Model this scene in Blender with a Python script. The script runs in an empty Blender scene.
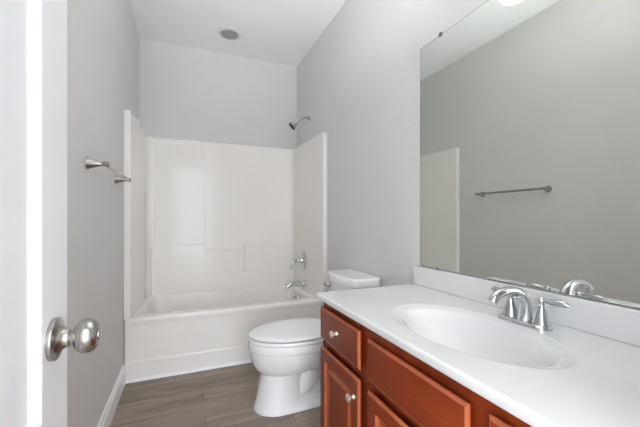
import bpy, bmesh, math, random
from mathutils import Vector, Matrix

S = bpy.context.scene
C = S.collection
PI = math.pi

# ------------------------------------------------------------------ camera
cd = bpy.data.cameras.new('camera')
cd.sensor_width = 36.0
cd.lens = 36.0 * 323.9 / 640.0
cd.shift_y = 5.94 / 640.0
cd.clip_start = 0.02
cam = bpy.data.objects.new('camera', cd)
C.objects.link(cam)
cam.location = (0.3847, 0.0, 1.0998)
cam.rotation_euler = (PI / 2, 0, -math.radians(22.57))
S.camera = cam

# ------------------------------------------------------------------ world, exposure
wd = bpy.data.worlds.new('world')
S.world = wd
wd.use_nodes = True
wd.node_tree.nodes['Background'].inputs[0].default_value = (0.90, 0.955, 1.0, 1)
wd.node_tree.nodes['Background'].inputs[1].default_value = 5.3
S.view_settings.view_transform = 'Standard'
S.view_settings.look = 'None'
S.view_settings.gamma = 1.0
S.view_settings.use_curve_mapping = False
S.view_settings.exposure = 0.73
S.cycles.max_bounces = 16
S.cycles.diffuse_bounces = 10
S.cycles.glossy_bounces = 8
S.cycles.use_denoising = True
S.cycles.sample_clamp_indirect = 6.0
S.cycles.caustics_reflective = True
S.cycles.blur_glossy = 0.3

# lamp powers (watts)
BULB_W = 11.0
HALL_W = 8.0
SHADE_GLOW = 0.8
HALL_GLOW = 1.5

# bounced flash held in the doorway, tipped up at the ceiling
fl = bpy.data.lights.new('bounce_flash', 'SPOT')
fl.energy = 86.0
fl.color = (.97, .985, 1.0)
fl.spot_size = math.radians(84)
fl.spot_blend = 1.0
fl.shadow_soft_size = .05
fo = bpy.data.objects.new('bounce_flash', fl)
C.objects.link(fo)
fo.location = (.62, .25, 1.62)
fo.rotation_euler = (Vector((.80, 1.36, 2.749)) - Vector(fo.location)).to_track_quat('-Z', 'Y').to_euler()


# ------------------------------------------------------------------ materials
def new_mat(name, col, rough=0.5, metal=0.0, coat=0.0, spec=0.5):
    m = bpy.data.materials.new(name)
    m.use_nodes = True
    b = m.node_tree.nodes['Principled BSDF']
    b.inputs['Base Color'].default_value = (*col, 1)
    b.inputs['Roughness'].default_value = rough
    b.inputs['Metallic'].default_value = metal
    b.inputs['Coat Weight'].default_value = coat
    b.inputs['Coat Roughness'].default_value = 0.08
    b.inputs['Specular IOR Level'].default_value = spec
    return m


def nd(m, t, **kw):
    n = m.node_tree.nodes.new(t)
    for k, v in kw.items():
        setattr(n, k, v)
    return n


def add_noise_color(m, c0, c1, scale=3.0, stretch=(1, 1, 1), detail=3.0, bump=0.0, bscale=120.0, bdist=0.002):
    L = m.node_tree.links
    b = m.node_tree.nodes['Principled BSDF']
    tc = nd(m, 'ShaderNodeTexCoord')
    mp = nd(m, 'ShaderNodeMapping')
    mp.inputs['Scale'].default_value = stretch
    L.new(tc.outputs['Object'], mp.inputs['Vector'])
    nz = nd(m, 'ShaderNodeTexNoise')
    nz.inputs['Scale'].default_value = scale
    nz.inputs['Detail'].default_value = detail
    L.new(mp.outputs['Vector'], nz.inputs['Vector'])
    rp = nd(m, 'ShaderNodeValToRGB')
    rp.color_ramp.elements[0].position = 0.3
    rp.color_ramp.elements[1].position = 0.7
    rp.color_ramp.elements[0].color = (*c0, 1)
    rp.color_ramp.elements[1].color = (*c1, 1)
    L.new(nz.outputs['Fac'], rp.inputs['Fac'])
    L.new(rp.outputs['Color'], b.inputs['Base Color'])
    if bump > 0:
        n2 = nd(m, 'ShaderNodeTexNoise')
        n2.inputs['Scale'].default_value = bscale
        L.new(tc.outputs['Object'], n2.inputs['Vector'])
        bp = nd(m, 'ShaderNodeBump')
        bp.inputs['Strength'].default_value = bump
        bp.inputs['Distance'].default_value = bdist
        L.new(n2.outputs['Fac'], bp.inputs['Height'])
        L.new(bp.outputs['Normal'], b.inputs['Normal'])
    return m


M = {}
M['wall'] = add_noise_color(new_mat('greige_wall_paint', (.6, .59, .57), 0.75, spec=.3), (.645, .638, .632), (.66, .653, .647), 1.5, bump=.12, bscale=220, bdist=.001)
M['ceiling'] = add_noise_color(new_mat('white_ceiling_paint', (.8, .8, .8), 0.9, spec=.2), (.86, .865, .875), (.88, .885, .895), 1.5, bump=.15, bscale=160, bdist=.001)
M['trim'] = add_noise_color(new_mat('white_trim_paint', (.85, .85, .85), 0.35), (.83, .835, .84), (.85, .855, .86), 2)
M['door'] = add_noise_color(new_mat('white_door_paint', (.85, .85, .86), 0.4), (.79, .80, .82), (.81, .82, .84), 2, bump=.06, bscale=60)
M['fiberglass'] = add_noise_color(new_mat('white_fiberglass', (.80, .77, .74), 0.11, spec=.17), (.82, .795, .77), (.835, .81, .785), 1.2)
M['porcelain'] = add_noise_color(new_mat('white_porcelain', (.84, .84, .85), 0.08, coat=.4), (.82, .825, .84), (.84, .845, .86), 1.5)
M['seat'] = add_noise_color(new_mat('white_seat_plastic', (.84, .84, .85), 0.2), (.82, .825, .84), (.84, .845, .86), 1.5)
M['marble'] = add_noise_color(new_mat('white_cultured_marble', (.8, .8, .8), 0.16, coat=.3), (.68, .68, .685), (.705, .705, .71), 2.5)
M['chrome'] = add_noise_color(new_mat('chrome', (.8, .8, .82), 0.07, 1.0), (.55, .56, .575), (.60, .61, .625), 2)
M['nickel'] = add_noise_color(new_mat('brushed_nickel', (.6, .58, .55), 0.27, 1.0), (.38, .365, .345), (.44, .42, .395), 8)
M['pale_nickel'] = add_noise_color(new_mat('satin_nickel_knob', (.8, .76, .68), 0.38, 1.0), (.80, .76, .67), (.84, .80, .72), 8)
M['dark'] = add_noise_color(new_mat('dark_rubber', (.05, .05, .05), 0.5), (.04, .04, .04), (.06, .06, .06), 8)
M['lens'] = add_noise_color(new_mat('gray_lamp_lens', (.33, .33, .32), 0.5), (.31, .31, .30), (.34, .34, .33), 20)
M['canring'] = add_noise_color(new_mat('offwhite_can_ring', (.7, .7, .66), 0.5), (.69, .69, .66), (.72, .72, .69), 20)
M['clip'] = add_noise_color(new_mat('dark_clip_plastic', (.12, .12, .12), 0.4), (.10, .10, .10), (.14, .14, .14), 20)
M['mirror_edge'] = add_noise_color(new_mat('mirror_edge', (.25, .28, .27), 0.3), (.10, .115, .11), (.14, .155, .15), 10)

# mirror silvering: slightly green tinted
mm = new_mat('silvered_mirror_glass', (.80, .83, .785), 0.0, 1.0)
M['mirror'] = mm


def wood_mat(name, c0, c1, c2, stretch, rough=.36, coat=.05):
    m = new_mat(name, c1, rough, coat=coat, spec=.3)
    L = m.node_tree.links
    b = m.node_tree.nodes['Principled BSDF']
    tc = nd(m, 'ShaderNodeTexCoord')
    mp = nd(m, 'ShaderNodeMapping')
    mp.inputs['Scale'].default_value = stretch
    L.new(tc.outputs['Object'], mp.inputs['Vector'])
    nz = nd(m, 'ShaderNodeTexNoise')
    nz.inputs['Scale'].default_value = 2.2
    nz.inputs['Detail'].default_value = 6
    nz.inputs['Distortion'].default_value = .6
    L.new(mp.outputs['Vector'], nz.inputs['Vector'])
    rp = nd(m, 'ShaderNodeValToRGB')
    e = rp.color_ramp.elements
    e[0].position, e[0].color = .3, (*c0, 1)
    e[1].position, e[1].color = .72, (*c2, 1)
    k = e.new(.5)
    k.color = (*c1, 1)
    L.new(nz.outputs['Fac'], rp.inputs['Fac'])
    L.new(rp.outputs['Color'], b.inputs['Base Color'])
    return m


M['cherry'] = wood_mat('cherry_stained_wood', (.150, .020, .004), (.215, .031, .0065), (.285, .046, .010), (6, 6, .7))
M['cherry_h'] = wood_mat('cherry_stained_wood_across', (.150, .020, .004), (.215, .031, .0065), (.285, .046, .010), (6, .7, 6))


M['cherry_edge'] = wood_mat('cherry_edge_highlight', (.34, .085, .035), (.40, .105, .045), (.46, .13, .06), (6, 6, 3))  # lighter cherry for highlights painted on the front edges


def floor_mat():
    m = new_mat('gray_brown_vinyl_planks', (.2, .16, .13), 0.38, spec=.4)
    L = m.node_tree.links
    b = m.node_tree.nodes['Principled BSDF']
    tc = nd(m, 'ShaderNodeTexCoord')
    br = nd(m, 'ShaderNodeTexBrick')
    br.offset = 0.37
    br.inputs['Scale'].default_value = 1.0
    br.inputs['Brick Width'].default_value = 1.22
    br.inputs['Row Height'].default_value = 0.152
    br.inputs['Mortar Size'].default_value = 0.0012
    br.inputs['Mortar Smooth'].default_value = 0.2
    br.inputs['Bias'].default_value = 0.0
    br.inputs['Color1'].default_value = (.0, .0, .0, 1)
    br.inputs['Color2'].default_value = (1, 1, 1, 1)
    br.inputs['Mortar'].default_value = (.5, .5, .5, 1)
    mp0 = nd(m, 'ShaderNodeMapping')
    mp0.inputs['Location'].default_value = (.28, .045, 0)
    L.new(tc.outputs['Object'], mp0.inputs['Vector'])
    L.new(mp0.outputs['Vector'], br.inputs['Vector'])
    # grain, shifted per plank
    mul = nd(m, 'ShaderNodeVectorMath', operation='MULTIPLY_ADD')
    mul.inputs[1].default_value = (7, 3, 5)
    L.new(br.outputs['Color'], mul.inputs[0])
    L.new(tc.outputs['Object'], mul.inputs[2])
    mp = nd(m, 'ShaderNodeMapping')
    mp.inputs['Scale'].default_value = (1.3, 13, 1)
    L.new(mul.outputs[0], mp.inputs['Vector'])
    nz = nd(m, 'ShaderNodeTexNoise')
    nz.inputs['Scale'].default_value = 1.6
    nz.inputs['Detail'].default_value = 7
    nz.inputs['Roughness'].default_value = .6
    nz.inputs['Distortion'].default_value = 1.1
    L.new(mp.outputs['Vector'], nz.inputs['Vector'])
    rp = nd(m, 'ShaderNodeValToRGB')
    e = rp.color_ramp.elements
    e[0].position, e[0].color = .28, (.145, .108, .080, 1)
    e[1].position, e[1].color = .75, (.37, .30, .24, 1)
    k = e.new(.5)
    k.color = (.25, .198, .155, 1)
    L.new(nz.outputs['Fac'], rp.inputs['Fac'])
    # plank to plank tone
    tone = nd(m, 'ShaderNodeMapRange')
    tone.inputs['To Min'].default_value = .84
    tone.inputs['To Max'].default_value = 1.16
    L.new(br.outputs['Color'], tone.inputs['Value'])
    mx = nd(m, 'ShaderNodeMix', data_type='RGBA', blend_type='MULTIPLY')
    mx.inputs['Factor'].default_value = 1
    L.new(rp.outputs['Color'], mx.inputs['A'])
    L.new(tone.outputs['Result'], mx.inputs['B'])
    seam = nd(m, 'ShaderNodeMix', data_type='RGBA')
    L.new(br.outputs['Fac'], seam.inputs['Factor'])
    L.new(mx.outputs['Result'], seam.inputs['A'])
    seam.inputs['B'].default_value = (.085, .065, .052, 1)
    L.new(seam.outputs['Result'], b.inputs['Base Color'])
    return m


M['floor'] = floor_mat()


def glow_mat(name, col, strength):
    m = new_mat(name, (.85, .85, .85), .4)
    b = m.node_tree.nodes['Principled BSDF']
    b.inputs['Emission Color'].default_value = (*col, 1)
    b.inputs['Emission Strength'].default_value = strength
    return m


M['shade'] = glow_mat('lit_frosted_glass', (1.0, .97, .93), SHADE_GLOW)
M['hall_lens'] = glow_mat('added_hall_lens', (1.0, .98, .96), HALL_GLOW)


# ------------------------------------------------------------------ mesh helpers
class MB:
    def __init__(s):
        s.v, s.f = [], []

    def add(s, vs, fs):
        o = len(s.v)
        s.v += [tuple(p) for p in vs]
        s.f += [tuple(i + o for i in q) for q in fs]
        return s

    def box(s, x0, x1, y0, y1, z0, z1, bev=0.0, seg=2):
        bm = bmesh.new()
        bmesh.ops.create_cube(bm, size=1)
        for p in bm.verts:
            p.co = Vector((x0 + (p.co.x + .5) * (x1 - x0), y0 + (p.co.y + .5) * (y1 - y0), z0 + (p.co.z + .5) * (z1 - z0)))
        if bev > 0:
            bmesh.ops.bevel(bm, geom=bm.edges[:], offset=bev, segments=seg, affect='EDGES', profile=.5)
        bm.verts.index_update()
        s.add([p.co[:] for p in bm.verts], [[q.index for q in f.verts] for f in bm.faces])
        bm.free()
        return s

    def loft(s, rings, cap0=True, cap1=True, closed=True):
        n = len(rings[0])
        vs = [p for r in rings for p in r]
        fs = []
        for k in range(len(rings) - 1):
            for i in range(n if closed else n - 1):
                j = (i + 1) % n
                fs.append((k * n + i, k * n + j, (k + 1) * n + j, (k + 1) * n + i))
        if cap0:
            fs.append(tuple(reversed(range(n))))
        if cap1:
            fs.append(tuple(range((len(rings) - 1) * n, len(rings) * n)))
        return s.add(vs, fs)

    def tube(s, pts, radii, n=16, caps=True, squash=None):
        pts = [Vector(p) for p in pts]
        if not isinstance(radii, (list, tuple)):
            radii = [radii] * len(pts)
        t0 = (pts[1] - pts[0]).normalized()
        up = Vector((0, 0, 1)) if abs(t0.z) < .9 else Vector((0, 1, 0))
        u = t0.cross(up).normalized()
        rings = []
        for i, p in enumerate(pts):
            a = pts[max(i - 1, 0)]
            b = pts[min(i + 1, len(pts) - 1)]
            t = (b - a).normalized()
            u = (u - t * u.dot(t)).normalized()
            w = t.cross(u)
            sx, sy = squash[i] if squash else (1, 1)
            rings.append([p + (u * math.cos(2 * PI * k / n) * sx + w * math.sin(2 * PI * k / n) * sy) * radii[i] for k in range(n)])
        return s.loft(rings, caps, caps)

    def lathe(s, origin, axis, prof, n=32, scale2=1.0, ref=None):
        """prof: (distance along axis, radius)"""
        o = Vector(origin)
        a = Vector(axis).normalized()
        r = Vector(ref) if ref else (Vector((0, 0, 1)) if abs(a.z) < .9 else Vector((1, 0, 0)))
        u = (r - a * r.dot(a)).normalized()
        w = a.cross(u)
        rings = [[o + a * d + (u * math.cos(2 * PI * k / n) + w * math.sin(2 * PI * k / n) * scale2) * max(rad, 1e-4) for k in range(n)] for d, rad in prof]
        return s.loft(rings, True, True)

    def sphere(s, c, r, n=20, m=12, sc=(1, 1, 1)):
        rings = []
        for i in range(1, m):
            t = PI * i / m
            rings.append([(c[0] + r * sc[0] * math.sin(t) * math.cos(2 * PI * k / n), c[1] + r * sc[1] * math.sin(t) * math.sin(2 * PI * k / n), c[2] - r * sc[2] * math.cos(t)) for k in range(n)])
        return s.loft(rings, True, True)

    def prism(s, poly, z0, z1):
        return s.loft([[(x, y, z0) for x, y in poly], [(x, y, z1) for x, y in poly]])

    def build(s, name, mat, parent=None, angle=35.0, flip=False):
        o0 = Vector((0, 0, 0))
        p = parent
        while p is not None:
            o0 += p.location
            p = p.parent
        me = bpy.data.meshes.new(name)
        me.from_pydata([tuple(Vector(q) - o0) for q in s.v], [], s.f)
        bm = bmesh.new()
        bm.from_mesh(me)
        bmesh.ops.remove_doubles(bm, verts=bm.verts, dist=1e-6)
        bmesh.ops.recalc_face_normals(bm, faces=bm.faces)
        bm.to_mesh(me)
        bm.free()
        me.materials.append(mat)
        me.shade_smooth()
        me.set_sharp_from_angle(angle=math.radians(angle))
        o = bpy.data.objects.new(name, me)
        C.objects.link(o)
        wn = o.modifiers.new('weighted_normal', 'WEIGHTED_NORMAL')
        wn.keep_sharp = True
        wn.weight = 80
        if parent is not None:
            o.parent = parent
        return o


def thing(name, label, cat, loc=(0, 0, 0), group=None):
    o = bpy.data.objects.new(name, None)
    C.objects.link(o)
    o.empty_display_size = .05
    o.location = loc
    o['label'] = label
    o['category'] = cat
    if group:
        o['group'] = group
    return o


def struct(name, mb, mat, parent=None, **k):
    o = mb.build(name, mat, parent, **k)
    if parent is None:
        o['kind'] = 'structure'
    return o


def smooth01(t):
    t = max(0.0, min(1.0, t))
    return t * t * (3 - 2 * t)


def rrect(x0, x1, y0, y1, r, z, n=8):
    out = []
    for cx, cy, a0 in ((x1 - r, y1 - r, 0), (x0 + r, y1 - r, 90), (x0 + r, y0 + r, 180), (x1 - r, y0 + r, 270)):
        for k in range(n + 1):
            a = math.radians(a0 + 90 * k / n)
            out.append((cx + r * math.cos(a), cy + r * math.sin(a), z))
    return out


def bez(p0, p1, p2, p3, n):
    p0, p1, p2, p3 = map(Vector, (p0, p1, p2, p3))
    return [((1 - t) ** 3) * p0 + 3 * t * (1 - t) ** 2 * p1 + 3 * t * t * (1 - t) * p2 + t ** 3 * p3 for t in [i / n for i in range(n + 1)]]


# ------------------------------------------------------------------ room (metres; x from the towel-bar wall, y from the doorway, z up)
W, D, H = 1.5, 3.338, 2.749
T = .115
DX0, DX1, DH = .19, .905, 2.035           # doorway in the front wall

struct('floor', MB().box(-.1, W + .1, -T, D + .1, -.06, 0), M['floor'])
struct('ceiling', MB().box(-.1, W + .1, -T, D + .1, H, H + .08), M['ceiling'])
struct('wall_left', MB().box(-.1, 0, -T, D, 0, H), M['wall'])
struct('wall_right', MB().box(W, W + .1, -T, D, 0, H), M['wall'])
struct('wall_back', MB().box(-.1, W + .1, D, D + .1, 0, H), M['wall'])
fw = MB().box(0, DX0 - .02, -T, 0, 0, H).box(DX1 + .02, W, -T, 0, 0, H).box(DX0 - .02, DX1 + .02, -T, 0, DH + .02, H)
struct('wall_front', fw, M['wall'])

# the hall outside the doorway
HY = -1.75
struct('floor_hall', MB().box(-2.3, 2.0, HY, -T, -.06, 0), M['floor'])
struct('ceiling_hall', MB().box(-2.3, 2.0, HY, -T, 2.6, 2.66), M['ceiling'])
WX0, WX1, WZ1 = -2.1, 1.15, 2.42           # unseen window opening added to let sky light into the hall
hw = MB().box(-2.3, WX0, HY - .1, HY, 0, 2.66).box(WX1, 2.0, HY - .1, HY, 0, 2.66).box(WX0, WX1, HY - .1, HY, WZ1, 2.66).box(WX0, WX1, HY - .1, HY, 0, .06)
hw.box(-2.4, -2.3, HY - .1, -T, 0, 2.66).box(2.0, 2.1, HY - .1, -T, 0, 2.66)
hw.box(-2.3, -.1, -T - .02, -T, 0, 2.66).box(W + .1, 2.0, -T - .02, -T, 0, 2.66)
struct('wall_hall', hw, M['ceiling'])
wf = MB()
for k in range(4):
    xx = WX0 + (WX1 - WX0) * k / 3
    wf.box(max(WX0, xx - .03), min(WX1, xx + .03), HY - .075, HY - .025, .06, WZ1)
wf.box(WX0, WX1, HY - .075, HY - .025, .06, .12).box(WX0, WX1, HY - .075, HY - .025, WZ1 - .06, WZ1)
struct('added_window_1', wf, M['trim'])
pl_ = bpy.data.lights.new('daylight_portal', 'AREA')
pl_.shape = 'RECTANGLE'
pl_.size, pl_.size_y = WX1 - WX0, WZ1
pl_.cycles.is_portal = True
po = bpy.data.objects.new('daylight_portal', pl_)
C.objects.link(po)
po.location = ((WX0 + WX1) / 2, HY - .09, WZ1 / 2)
po.rotation_euler = (PI / 2, 0, 0)

# door jamb and casing
jm = MB().box(DX0 - .02, DX0, -T, 0, 0, DH).box(DX1, DX1 + .02, -T, 0, 0, DH).box(DX0 - .02, DX1 + .02, -T, 0, DH, DH + .02)
jm.box(DX1 - .012, DX1, -.075, -.045, 0, DH)
struct('trim_1', jm, M['trim'])
cs = MB().box(DX1 + .006, DX1 + .03, 0, .014, 0, DH + .06, .004).box(DX0 - .07, DX0 - .014, 0, .008, 0, DH + .06, .003).box(DX0 - .07, DX1 + .03, 0, .014, DH + .006, DH + .065, .004)
struct('trim_2', cs, M['trim'])


def baseboard(name, path_fn, y0, y1):
    prof = [(0, 0), (.014, 0), (.014, .085), (.0125, .092), (.008, .098), (.0075, .104), (.010, .108), (.009, .116), (.004, .124), (0, .127)]
    rings = [[path_fn(d, y, z) for d, z in prof] for y in (y0, y1)]
    return struct(name, MB().loft(rings), M['trim'], angle=25)


baseboard('baseboard_left', lambda d, y, z: (d, y, z), .02, 2.514)
baseboard('baseboard_right', lambda d, y, z: (W - d, y, z), 1.382, 2.514)
# quarter-round strip along the foot of the tub
qr = [(0, 0), (.017, 0), (.016, .006), (.0125, .012), (.006, .0165), (0, .018)]
struct('trim_3', MB().loft([[(x, 2.519 - d, z) for d, z in qr] for x in (.014, W - .014)]), M['trim'], angle=60)

# ------------------------------------------------------------------ open door
dr = MB()
fx, bx_ = .185, .150
y0, y1 = .012, .725
pan = [(.115, .613, .24, .66), (.115, .613, .790, 1.90)]      # y0,y1,z0,z1 of the two panels
z0, z1 = .012, DH - .004
for X, sgn in ((fx, 1), (bx_, -1)):
    for a, b, c, d in ((y0, .115, z0, z1), (.613, y1, z0, z1), (.115, .613, z0, .24), (.115, .613, .66, .790), (.115, .613, 1.90, z1)):
        dr.add([(X, a, c), (X, b, c), (X, b, d), (X, a, d)], [(0, 1, 2, 3)])
    for a, b, c, d in pan:
        rr = []
        for ins, dep in ((0, 0), (.002, .0008), (.0035, .0022), (.0135, .0115), (.0155, .0125), (.018, .0128), (.045, .0128), (.085, .0100)):
            rr.append([(X - sgn * dep, a + ins, c + ins), (X - sgn * dep, b - ins, c + ins), (X - sgn * dep, b - ins, d - ins), (X - sgn * dep, a + ins, d - ins)])
        dr.loft(rr, False, True)
dr.loft([[(bx_, y0, z0), (bx_, y1, z0), (bx_, y1, z1), (bx_, y0, z1)], [(fx, y0, z0), (fx, y1, z0), (fx, y1, z1), (fx, y0, z1)]], False, False)
door = struct('door_1', dr, M['door'], angle=20)
door['label'] = 'white panelled bathroom door standing open beside the left wall'
KY, KZ = .655, .9045
kn = MB().lathe((fx, KY, KZ), (1, 0, 0), [(0.0, .010), (.010, .0110), (.024, .0110), (.026, .0120), (.029, .0120), (.030, .0160), (.033, .0225), (.038, .0265), (.045, .0283), (.052, .0278), (.058, .0248), (.0615, .0205), (.0632, .015), (.064, .006)], 40)
knob = kn.build('door_knob', M['nickel'], door, 40)
knob['label'] = 'round brushed nickel door knob'
MB().lathe((fx, KY, KZ), (1, 0, 0), [(0, .034), (.0055, .0345), (.007, .0335), (.0078, .0300), (.0085, .0265), (.011, .0215), (.015, .0170), (.020, .0150), (.0235, .0150), (.0245, .0140)], 40).build('rosette', M['nickel'], knob, 40)
MB().lathe((fx + .0632, KY, KZ), (1, 0, 0), [(0, .0095), (.002, .0095), (.0026, .004)], 20).build('lock_button', M['nickel'], knob, 40)
kb = MB().lathe((bx_, KY, KZ), (-1, 0, 0), [(0, .034), (.006, .034), (.012, .022), (.026, .0115), (.034, .013), (.041, .0275), (.055, .030), (.066, .022), (.070, .006)], 32)
kb.build('door_knob', M['nickel'], door, 40)
MB().box(bx_ + .006, fx - .006, y1 - .001, y1 + .0015, KZ - .028, KZ + .028).build('latch_plate', M['nickel'], door)

# ------------------------------------------------------------------ bathtub with fibreglass surround
TF, RIM, ST = 2.52, .425, 1.843
tub = thing('bathtub', 'white fiberglass bathtub with tall surround panels filling the far alcove', 'bathtub', (W / 2, TF, 0))
x0, x1, yb = .002, W - .002, D - .003


def outer(ins, z, r=.012):
    return rrect(x0, x1, TF + ins, yb, r, z, 6)


rings = [outer(0, 0), outer(0, .118), outer(.004, .128), outer(.008, .140), outer(.006, RIM - .062), outer(.004, RIM - .048), outer(.001, RIM - .038), outer(0, RIM - .022)]
for k in range(1, 6):
    a = PI / 2 * k / 5
    rings.append(rrect(x0 + .018 * (1 - math.cos(a)), x1 - .018 * (1 - math.cos(a)), TF + .018 * (1 - math.cos(a)), yb - .005, .014, RIM - .022 + .022 * math.sin(a), 6))


def inner(ins, z, r):
    return rrect(.085 + ins * 1.4, W - .085 - ins * .9, TF + .085 + ins, D - .075 - ins, r, z, 6)


for ins, z, r in ((0, RIM, .09), (.007, RIM - .002, .09), (.014, RIM - .009, .095), (.02, RIM - .025, .10), (.05, .20, .12), (.065, .12, .13), (.09, .085, .13), (.14, .072, .12)):
    rings.append(inner(ins, z, r))
MB().loft(rings, False, True).build('tub_basin', M['fiberglass'], tub, 40)

# surround: U-shaped shell in plan with coved inner corners, standing on the tub rim
t_f, t_in = .027, .0635
cr = .06


def plan(off_top=0.0):
    inn = [(t_f + .004, TF + .001), (t_f + .011, TF + .004), (t_f + .015, TF + .014)]
    for k in range(9):
        a = math.radians(180 - 90 * k / 8)
        inn.append((t_in + cr + cr * math.cos(a), D - t_in - cr + cr * math.sin(a)))
    inn2 = [(W - x, y) for x, y in reversed(inn)]
    out = [(W - .002, TF + .001), (W - .002, D - .002), (.002, D - .002), (.002, TF + .001)]
    return inn + inn2 + out


pl = plan()
bm = bmesh.new()
vb = [bm.verts.new((x, y, RIM - .0005)) for x, y in pl]
f = bm.faces.new(vb)
g = bmesh.ops.extrude_face_region(bm, geom=[f])
tv = [e for e in g['geom'] if isinstance(e, bmesh.types.BMVert)]
for p in tv:
    p.co.z = ST
te = [e for e in bm.edges if all(abs(q.co.z - ST) < 1e-6 for q in e.verts)]
bmesh.ops.bevel(bm, geom=te, offset=.008, segments=3, affect='EDGES', profile=.5)
bm.verts.index_update()
sm = MB()
sm.add([p.co[:] for p in bm.verts], [[q.index for q in q_.verts] for q_ in bm.faces])
bm.free()
sur = sm.build('surround', M['fiberglass'], tub, 30)
YB = D - t_in
CX0, CX1 = .558, .925
pb = MB().box(.125, CX0, YB - .008, YB + .01, .80, 1.805, .006, 3)
pb.build('raised_panel', M['fiberglass'], sur, 30)
sh = MB().box(.10, CX0, YB - .026, YB + .01, RIM - .02, .865, .010, 4).box(CX1, W - .10, YB - .026, YB + .01, RIM - .02, .865, .010, 4)
sh.box(CX0 - .02, CX1 + .02, YB - .028, YB + .01, RIM - .02, .572, .012, 4)
sh.build('lower_ledge', M['fiberglass'], sur, 30)
MB().box(CX0 - .004, CX1 + .004, YB - .014, YB + .01, .800, .822, .006, 3).build('soap_niche_lip', M['fiberglass'], sur, 30)

# ------------------------------------------------------------------ bath fittings
FY = 2.948
PX = W - .0595
v = thing('bath_valve', 'chrome lever valve on oval plate, on the end panel above the tub spout', 'faucet', (PX, FY, .70))
MB().lathe((PX, FY, .70), (-1, 0, 0), [(0, .088), (.007, .088), (.011, .083), (.015, .066), (.017, .04)], 40, scale2=.62).build('escutcheon', M['chrome'], v, 40)
MB().lathe((PX - .012, FY, .705), (-1, 0, 0), [(0, .027), (.012, .026), (.020, .020), (.030, .018), (.040, .019), (.048, .015), (.054, .011), (.075, .011), (.085, .014), (.090, .010)], 24).build('valve_hub', M['chrome'], v, 40)
MB().tube(bez((PX - .09, FY, .706), (PX - .115, FY, .71), (PX - .118, FY, .69), (PX - .124, FY - .004, .625), 10), [.009, .0095, .0095, .009, .0085, .0085, .009, .0095, .0105, .011, .008], 14).build('lever', M['chrome'], v, 50)

s = thing('tub_spout', 'chrome spout jutting from the tub end panel below the lever valve', 'spout', (PX, FY, .48))
MB().lathe((PX, FY, .483), (-1, 0, 0), [(0, .034), (.010, .034), (.016, .029), (.022, .026)], 28).build('flange', M['chrome'], s, 40)
MB().tube(bez((PX - .012, FY, .483), (PX - .075, FY, .488), (PX - .13, FY, .496), (PX - .170, FY, .462), 12), [.026, .025, .024, .0235, .023, .023, .023, .0235, .024, .024, .024, .023, .021], 20).build('spout_body', M['chrome'], s, 50)
MB().lathe((PX - .145, FY, .500), (0, 0, 1), [(0, .006), (.012, .006), (.016, .009), (.022, .009), (.025, .004)], 16).build('diverter_knob', M['chrome'], s, 40)

o_ = thing('overflow_plate', 'small round chrome overflow plate inside the tub end, under the spout', 'overflow plate', (1.391, FY, .345))
ax = Vector((-1, 0, .22)).normalized()
MB().lathe((1.3815, FY, .343), ax, [(0, .034), (.006, .034), (.011, .030), (.013, .018)], 28).build('plate', M['chrome'], o_, 40)
MB().tube([(1.377, FY, .346), (1.362, FY, .350), (1.345, FY, .368)], [.007, .006, .007], 12).build('trip_lever', M['chrome'], o_, 50)

h = thing('shower_head', 'chrome shower head angled down from the right wall above the surround', 'shower head', (W, FY, 2.085))
MB().lathe((W + .002, FY, 2.085), (-1, 0, 0), [(0, .033), (.006, .033), (.012, .026), (.018, .013)], 28).build('flange', M['chrome'], h, 40)
MB().tube(bez((W - .008, FY, 2.085), (W - .06, FY, 2.088), (W - .075, FY, 2.080), (W - .115, FY, 2.045), 10), .0095, 14).build('shower_arm', M['chrome'], h, 60)
hd = Vector((-.70, .22, -.66)).normalized()
hp = Vector((W - .112, FY, 2.048))
MB().lathe(hp, hd, [(0, .013), (.010, .016), (.024, .016), (.028, .020), (.036, .020), (.044, .024), (.058, .033), (.074, .0375), (.080, .038)], 32).build('head_shell', M['chrome'], h, 40)
MB().lathe(hp + hd * .0795, hd, [(0, .0385), (.012, .0385), (.015, .036), (.016, .025)], 32).build('spray_face', M['dark'], h, 40)

# ------------------------------------------------------------------ toilet
TY = 1.872
to = thing('toilet', 'white two-piece toilet with closed lid between the vanity and the tub', 'toilet', (1.1, TY, 0))


def egg(xf, xb, hw_, z, xm=None, n=56, eb=2.6, gd=0.0, gx=1.0):
    xm = xm if xm is not None else xf + .52 * (xb - xf)
    pts = []
    for k in range(n):
        a = 2 * PI * k / n
        c, s_ = math.cos(a), math.sin(a)
        if c < 0:
            x = xm + (xm - xf) * c
            y = hw_ * s_
        else:
            x = xm + (xb - xm) * (abs(c) ** (2 / eb))
            y = hw_ * math.copysign(abs(s_) ** (2 / eb), s_)
        if gd:
            y *= 1 - gd * smooth01((x - gx) / .035)
        pts.append((x, TY + y, z))
    return pts


rows = [(.0, .750, 1.36, .118, .90, 0), (.010, .748, 1.36, .120, .90, 0), (.026, .752, 1.355, .114, .90, .05), (.040, .757, 1.35, .109, .89, .40), (.07, .766, 1.33, .106, .89, .60),
        (.12, .776, 1.33, .103, .89, .62), (.17, .785, 1.32, .101, .89, .60), (.203, .790, 1.31, .101, .90, .52), (.212, .789, 1.30, .103, .92, .40), (.216, .784, 1.29, .112, .95, .1),
        (.226, .770, 1.29, .127, .97, 0), (.245, .754, 1.29, .142, .98, 0), (.275, .739, 1.28, .158, 1.0, 0), (.31, .730, 1.28, .170, 1.01, 0), (.342, .727, 1.28, .175, 1.01, 0), (.350, .729, 1.28, .172, 1.01, 0), (.353, .720, 1.285, .184, 1.01, 0), (.358, .718, 1.285, .187, 1.01, 0),
        (.392, .718, 1.285, .187, 1.01, 0), (.3975, .722, 1.28, .183, 1.01, 0)]
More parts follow.
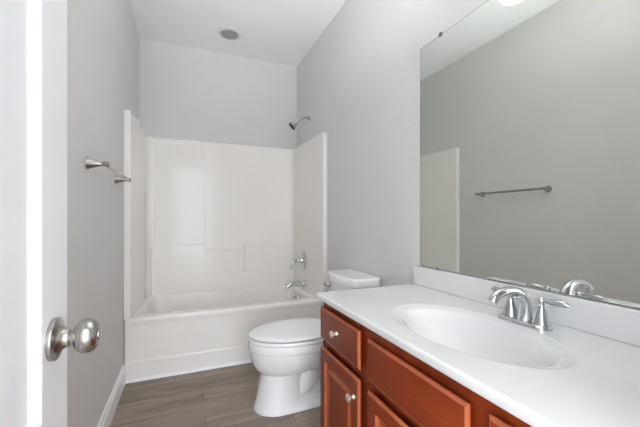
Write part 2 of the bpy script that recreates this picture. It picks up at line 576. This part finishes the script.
rings = [egg(xf, xb, hw_, z, xm, gd=gd, gx=.985) for z, xf, xb, hw_, xm, gd in rows]
MB().loft(rings, True, True).build('bowl', M['porcelain'], to, 50)
MB().tube(bez((1.0, TY, .08), (1.10, TY, .12), (1.08, TY, .25), (1.19, TY, .21), 9) + bez((1.19, TY, .21), (1.25, TY, .18), (1.235, TY, .1), (1.235, TY, .01), 6)[1:], [.060, .068, .074, .077, .078, .078, .078, .078, .077, .076, .076, .076, .075, .075, .075, .074], 24).build('trapway', M['porcelain'], to, 60)
rings = [egg(.727, 1.25, .178, .399, 1.01), egg(.720, 1.255, .185, .401, 1.01), egg(.718, 1.255, .187, .408, 1.01), egg(.719, 1.255, .186, .417, 1.01), egg(.724, 1.25, .181, .4205, 1.01)]
MB().loft(rings, True, True).build('seat', M['seat'], to, 50)
rings = [egg(.732, 1.235, .174, 0.4245, 1.01), egg(.722, 1.24, .184, 0.4275, 1.01), egg(.720, 1.24, .186, 0.4340, 1.01), egg(.725, 1.238, .181, 0.4400, 1.01), egg(.745, 1.225, .163, 0.4445, 1.01), egg(.81, 1.17, .11, 0.4480, 1.01), egg(.90, 1.10, .05, 0.4492, 1.01)]
MB().loft(rings, True, True).build('lid', M['seat'], to, 50)
for dy in (-.075, .075):
    MB().box(1.235, 1.278, TY + dy - .02, TY + dy + .02, .398, .437, .007, 3).build('hinge', M['seat'], to)
for dy in (-.1, .1):
    MB().lathe((1.16, TY + dy, .028), (0, 0, 1), [(0, .016), (.012, .015), (.019, .010), (.021, .003)], 20).build('bolt_cap', M['porcelain'], to, 50)


def bowed(xf, xb, hw_, bow, z, r=.03):
    base = rrect(xf, xb, TY - hw_, TY + hw_, r, z, 6)
    out = []
    # front edge pulled out along a shallow arc
    front = [(xf - bow * (1 - ((2 * k / 14 - 1) ** 2)), TY - hw_ + r + (2 * hw_ - 2 * r) * k / 14, z) for k in range(14, -1, -1)]
    # rrect order: +x+y corner, -x+y corner, -x-y corner, +x-y corner
    c1, c2, c3, c4 = base[0:7], base[7:14], base[14:21], base[21:28]
    out = c1 + c2[:-1] + front + c3[1:] + c4
    return out


TH = .196
rings = [bowed(1.345, 1.468, .165, .012, .385), bowed(1.325, 1.478, .180, .016, .42), bowed(1.313, 1.482, .188, .018, .50), bowed(1.304, 1.484, .194, .020, .688)]
MB().loft(rings, True, True).build('tank', M['porcelain'], to, 50)
rings = [bowed(1.300, 1.484, TH, .022, .690), bowed(1.292, 1.487, TH + .006, .024, .694), bowed(1.290, 1.488, TH + .008, .024, .705), bowed(1.290, 1.488, TH + .008, .024, .733), bowed(1.296, 1.486, TH + .003, .023, .742), bowed(1.310, 1.480, TH - .010, .022, .746)]
MB().loft(rings, True, True).build('tank_lid', M['porcelain'], to, 50)
lv = MB().lathe((1.292, TY + .15, .655), (-1, 0, 0), [(-.02, .015), (.004, .015), (.010, .011), (.020, .009), (.026, .009)], 20)
lv.tube([(1.272, TY + .148, .655), (1.270, TY + .160, .655), (1.270, TY + .172, .655)], [.008, .0075, .0075], 14)
lv.sphere((1.272, TY + .176, .655), .0135)
lv.build('flush_lever', M['chrome'], to, 40)

# ------------------------------------------------------------------ vanity cabinet
VX, VY0, VY1 = .969, .09, 1.362
DF = .948
van = thing('vanity_cabinet', 'cherry-stained wooden vanity cabinet with drawers and doors under the white sink top', 'vanity cabinet', (1.22, .73, 0))
bd = MB()
bd.box(VX, 1.497, VY1 - .016, VY1, 0, .7395).box(VX, 1.497, VY0, VY0 + .016, 0, .7395).box(VX + .02, 1.497, VY0 + .016, VY1 - .016, .10, .115)
bd.box(VX + .05, VX + .065, VY0 + .016, VY1 - .016, 0, .10)
ST_ = [(VY1 - .04, VY1), (.934, 1.014), (.462, .537), (VY0, VY0 + .04)]
for a, b in ST_:
    bd.box(VX, VX + .019, a, b, .10, .7395)
for c, d in ((.10, .14), (.535, .57), (.675, .7395)):
    bd.box(VX + .0004, VX + .0186, VY0 + .01, VY1 - .01, c, d)
bd.box(VX + .019, VX + .03, VY0 + .02, VY1 - .02, .11, .725)
bd.build('carcass', M['cherry'], van, 30)


def cab_knob(y, z, parent):
    MB().lathe((DF, y, z), (-1, 0, 0), [(0, .0095), (.003, .0095), (.006, .0078), (.014, .0072), (.018, .0085), (.0205, .0140), (.0235, .0155), (.027, .0138), (.0300, .008), (.0308, .002)], 24).build('knob', M['pale_nickel'], parent, 40)


def rings_yz(spec):
    return [[(x, a, c), (x, b, c), (x, b, d), (x, a, d)] for x, a, b, c, d in spec]


def slab(a, b, c, d, name, mat):
    i = .0
    g = .014
    sp = [(VX - .0005, a + g, b - g, c + g, d - g), (DF + .011, a + g, b - g, c + g, d - g), (DF + .011, a, b, c, d), (DF + .0075, a, b, c, d), (DF + .005, a + .001, b - .001, c + .001, d - .001), (DF + .0012, a + .0055, b - .0055, c + .0055, d - .0055), (DF, a + .0085, b - .0085, c + .0085, d - .0085)]
    return highlight_edges(MB().loft(rings_yz(sp)).build(name, mat, van, 12))


def panel_door(a, b, c, d, name):
    e = .0
    F_ = .052
    g = .014
    sp = [(VX - .0005, a + g, b - g, c + g, d - g), (DF + .011, a + g, b - g, c + g, d - g), (DF + .011, a, b, c, d), (DF + .0075, a, b, c, d), (DF + .005, a + .001, b - .001, c + .001, d - .001), (DF + .0012, a + .0055, b - .0055, c + .0055, d - .0055), (DF, a + .0085, b - .0085, c + .0085, d - .0085)]
    for ins, dep in ((F_, 0), (F_ + .003, .0025), (F_ + .008, .0075), (F_ + .014, .0095), (F_ + .020, .0095), (F_ + .040, .0045), (F_ + .043, .0045)):
        sp.append((DF + dep, a + ins, b - ins, c + ins, d - ins))
    return highlight_edges(MB().loft(rings_yz(sp)).build(name, M['cherry'], van, 12))


def highlight_edges(o):
    # edge highlights painted as lighter wood colour on the sloped profile faces
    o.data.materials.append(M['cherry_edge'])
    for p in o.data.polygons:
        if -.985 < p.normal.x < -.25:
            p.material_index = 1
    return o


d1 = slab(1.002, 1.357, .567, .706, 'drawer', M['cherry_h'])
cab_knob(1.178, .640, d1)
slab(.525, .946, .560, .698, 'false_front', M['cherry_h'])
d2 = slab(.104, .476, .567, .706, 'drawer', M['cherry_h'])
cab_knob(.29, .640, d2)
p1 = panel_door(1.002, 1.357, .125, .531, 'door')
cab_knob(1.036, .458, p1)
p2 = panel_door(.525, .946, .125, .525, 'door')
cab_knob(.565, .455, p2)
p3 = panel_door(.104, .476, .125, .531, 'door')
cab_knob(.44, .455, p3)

# ------------------------------------------------------------------ vanity top with integral oval basin
CZ = .766
vt = thing('sink_countertop', 'white cultured-marble vanity top with integral oval basin on the cherry cabinet', 'sink countertop', (1.19, .745, .736))
CX, CY, AX, AY = 1.186, .752, .152, .250
R1 = 1.26
N = 128
prof = [(.12, -.128), (.22, -.126), (.35, -.120), (.5, -.108), (.62, -.093), (.73, -.075), (.80, -.060), (.86, -.046), (.91, -.034), (.95, -.0245), (.985, -.0175), (1.015, -.0125), (1.045, -.0092), (1.075, -.0070), (1.105, -.0054), (1.13, -.0038), (1.15, -.0020), (1.17, -.0007), (1.195, 0), (R1, 0)]


def oval(r, z):
    return [(CX + AX * r * math.cos(2 * PI * k / N), CY + AY * r * math.sin(2 * PI * k / N), CZ + z) for k in range(N)]


bs = MB().loft([oval(r, z) for r, z in prof], True, False)
TX0, TX1, TY0, TY1 = .937, 1.497, .07, 1.377
rect = []
for k in range(N):
    dx, dy = AX * R1 * math.cos(2 * PI * k / N), AY * R1 * math.sin(2 * PI * k / N)
    ts = []
    if dx > 1e-9: ts.append((TX1 - CX) / dx)
    if dx < -1e-9: ts.append((TX0 - CX) / dx)
    if dy > 1e-9: ts.append((TY1 - CY) / dy)
    if dy < -1e-9: ts.append((TY0 - CY) / dy)
    t = min(ts)
    rect.append([CX + dx * t, CY + dy * t])
for cxx in (TX0, TX1):
    for cyy in (TY0, TY1):
        i = min(range(N), key=lambda q: (rect[q][0] - cxx) ** 2 + (rect[q][1] - cyy) ** 2)
        rect[i] = [cxx, cyy]


def rring(ins, z):
    mx, my = (TX0 + TX1) / 2, (TY0 + TY1) / 2
    sx = ((TX1 - TX0) / 2 - ins) / ((TX1 - TX0) / 2)
    sy = ((TY1 - TY0) / 2 - ins) / ((TY1 - TY0) / 2)
    return [(mx + (x - mx) * sx, my + (y - my) * sy, CZ + z) for x, y in rect]


ct = MB().loft([oval(R1, 0), rring(.009, 0), rring(.006, -.0008), rring(.002, -.003), rring(.0, -.007), rring(.001, -.022), rring(.004, -.026), rring(.05, -.026)], False, False)
top = ct.build('countertop', M['marble'], vt, 40)
bsn = bs.build('basin', M['marble'], vt, 60)
MB().box(1.4785, 1.4975, TY0, 1.372, CZ - .0005, .8605, .005, 3).build('backsplash', M['marble'], vt, 40)
DZ = CZ - .1275
MB().lathe((CX, CY, DZ), (0, 0, 1), [(-.004, .031), (.001, .031), (.003, .028), (.0035, .022), (.001, .020), (.002, .018), (.006, .016), (.007, .004)], 28).build('drain', M['chrome'], bsn, 40)
MB().lathe((CX - AX * .90, CY - .002, CZ - .040), (.8, 0, .55), [(-.004, .0085), (.0025, .0085), (.004, .005)], 18).build('overflow_ring', M['chrome'], bsn, 40)

# ------------------------------------------------------------------ basin faucet
FX, FCY = 1.398, .711
fa = thing('basin_faucet', 'chrome two-handle centerset faucet with arched spout on the white vanity top', 'faucet', (FX, FCY, CZ))
bp = []
for ins, z in ((0, CZ + .0006), (0, CZ + .006), (.0015, CZ + .009), (.006, CZ + .0125), (.010, CZ + .0135)):
    bp.append(rrect(FX - .038 + ins, FX + .026 - ins, FCY - .083 + ins, FCY + .083 - ins, .029 - ins, z, 8))
MB().loft(bp).build('base_plate', M['chrome'], fa, 40)
sp = bez((FX - .004, FCY, CZ + .010), (FX + .006, FCY, CZ + .070), (FX - .022, FCY, CZ + .110), (FX - .074, FCY, CZ + .110), 14) + bez((FX - .074, FCY, CZ + .110), (FX - .110, FCY, CZ + .110), (FX - .134, FCY, CZ + .103), (FX - .142, FCY, CZ + .087), 9)[1:]
nr = len(sp)
MB().tube(sp, [.0225 - .0085 * smooth01(i / 14) for i in range(nr)], 20).build('spout', M['chrome'], fa, 50)
MB().lathe(sp[-1], (sp[-1] - sp[-2]), [(-.004, .0155), (.004, .0155), (.009, .0145), (.010, .011)], 20).build('aerator', M['chrome'], fa, 40)
for sg in (-1, 1):
    hy = FCY + sg * .051
    hb = MB().lathe((FX, hy, CZ + .011), (0, 0, 1), [(0, .025), (.006, .025), (.010, .022), (.020, .0205), (.034, .0175), (.046, .0135), (.054, .0115), (.057, .0125), (.060, .0125), (.063, .009), (.066, .009)], 28).build('handle', M['chrome'], fa, 40)
    hv = MB().sphere((FX, hy, CZ + .083), .0125)
    hv.tube([(FX, hy + sg * .006, CZ + .084), (FX + .001, hy + sg * .020, CZ + .0845), (FX + .002, hy + sg * .026, CZ + .085), (FX + .003, hy + sg * .045, CZ + .086), (FX + .004, hy + sg * .062, CZ + .086), (FX + .005, hy + sg * .068, CZ + .085), (FX + .005, hy + sg * .075, CZ + .084), (FX + .005, hy + sg * .079, CZ + .084)], [.0065, .006, .0085, .0105, .0105, .0085, .005, .002], 16)
    hv.build('lever', M['chrome'], hb, 40)
MB().lathe((FX + .020, FCY + .011, CZ + .002), (0, 0, 1), [(0, .0035), (.066, .0035), (.069, .006), (.074, .0085), (.080, .0085), (.085, .006), (.088, .002)], 16).build('lift_rod', M['chrome'], fa, 40)

# ------------------------------------------------------------------ mirror
MZ0, MZ1, MY0, MY1 = .8625, 1.969, .12, 1.3334
mi = thing('wall_mirror', 'large frameless rectangular mirror on the right wall above the vanity backsplash', 'mirror', (W, .73, MZ0))
MB().box(W - .0065, W - .0015, MY0, MY1, MZ0, MZ1).build('mirror_backing', M['mirror_edge'], mi)
mg = MB()
ml = rings_yz([(W - .0065, MY0 + .0022, MY1 - .0022, MZ0 + .0022, MZ1 - .0022), (W - .0070, MY0 + .003, MY1 - .003, MZ0 + .003, MZ1 - .003)])
mg.loft(ml, False, True).build('mirror_glass', M['mirror'], mi, 10)
for y, z in ((1.19, MZ1), (.26, MZ1)):
    MB().box(W - .011, W - .0015, y - .008, y + .008, z - .008, z + .010, .002).build('clip', M['clip'], mi)
for y, z in ((1.21, MZ0), (.26, MZ0)):
    MB().box(W - .011, W - .0055, y - .006, y + .006, z - .001, z + .008, .002).build('clip', M['clip'], mi)

# ------------------------------------------------------------------ vanity light above the mirror
LY = .715
vl = thing('vanity_light', 'white glass-shaded vanity light on the right wall above the mirror', 'wall lamp', (W, LY, 2.05))
MB().box(W - .024, W - .0005, LY - .235, LY + .235, 2.03, 2.115, .008, 3).build('back_plate', M['chrome'], vl, 40)
for k in (-1, 0, 1):
    yy = LY + k * .185
    MB().tube([(W - .02, yy, 2.06), (W - .046, yy, 2.055)], .010, 12).build('arm', M['chrome'], vl, 50)
    o = Vector((W - .120, yy, 1.975))
    pr = [(0, .004), (.0015, .020), (.006, .035), (.016, .050), (.034, .062), (.060, .070), (.090, .075), (.132, .078)]
    allp = pr + [(d_ + .002, r_ - .003) for d_, r_ in reversed(pr)]
    rr = [[o + Vector((math.cos(2 * PI * q / 32) * r_, math.sin(2 * PI * q / 32) * r_, d_)) for q in range(32)] for d_, r_ in allp]
    MB().loft(rr, True, True).build('shade', M['shade'], vl, 60)
    MB().sphere((W - .120, yy, 2.000), .018, 20, 12, (1, 1, 1.1)).build('bulb', M['shade'], vl)
    ld = bpy.data.lights.new('vanity_bulb', 'POINT')
    ld.energy = BULB_W
    ld.color = (1.0, .985, .97)
    ld.shadow_soft_size = .014
    lo = bpy.data.objects.new('vanity_bulb', ld)
    C.objects.link(lo)
    lo.parent = vl
    lo.location = (-.120, k * .185, 2.036 - 2.05)

# ------------------------------------------------------------------ towel bar on the left wall
TZ = 1.337
tb = thing('towel_bar', 'brushed nickel towel bar on the left wall in front of the tub', 'towel bar', (0, 1.94, TZ))
for yy in (1.640, 2.240):
    MB().lathe((0, yy, TZ), (1, 0, 0), [(.0003, .0265), (.004, .0265), (.006, .0250), (.020, .0195), (.035, .0145), (.050, .0105), (.062, .0095), (.070, .0105), (.078, .0115), (.082, .0115)], 28).build('post', M['nickel'], tb, 40)
br_ = MB().tube([(.070, 1.632, TZ), (.070, 2.248, TZ)], .0092, 18)
br_.lathe((.070, 2.244, TZ), (0, 1, 0), [(0, .0095), (.006, .0105), (.012, .010), (.016, .006)], 18)
br_.lathe((.070, 1.636, TZ), (0, -1, 0), [(0, .0095), (.006, .0105), (.012, .010), (.016, .006)], 18)
br_.build('bar', M['nickel'], tb, 40)

# ------------------------------------------------------------------ recessed light over the tub (off)
rl = thing('recessed_ceiling_light', 'round recessed ceiling light with grey lens and white ring above the tub', 'ceiling light', (.746, 2.962, H))
MB().lathe((.746, 2.962, H), (0, 0, -1), [(0, .102), (.004, .102), (.008, .096), (.010, .088), (.009, .075), (.007, .074)], 40).build('trim_ring', M['canring'], rl, 40)
MB().lathe((.746, 2.962, H), (0, 0, -1), [(.003, .076), (.0085, .075), (.012, .060), (.0135, .03), (.014, .005)], 40).build('lens', M['lens'], rl, 40)

# ------------------------------------------------------------------ hall ceiling lamp, unseen, added for light through the doorway
HLX, HLYY = .45, -.95
hl = thing('added_hall_lamp', 'added unseen round flush ceiling lamp in the hall outside the door', 'ceiling light', (HLX, HLYY, 2.6))
MB().lathe((HLX, HLYY, 2.6), (0, 0, -1), [(0, .19), (.03, .19), (.034, .18)], 40).build('pan', M['trim'], hl, 40)
MB().lathe((HLX, HLYY, 2.57), (0, 0, -1), [(0, .178), (.02, .172), (.05, .14), (.075, .08), (.082, .01)], 40).build('lens', M['hall_lens'], hl, 40)
ld = bpy.data.lights.new('added_hall_bulb', 'AREA')
ld.shape = 'DISK'
ld.size = .34
ld.energy = HALL_W
ld.color = (1.0, .985, .97)
lo = bpy.data.objects.new('added_hall_bulb', ld)
C.objects.link(lo)
lo.parent = hl
lo.location = (0, 0, -.125)
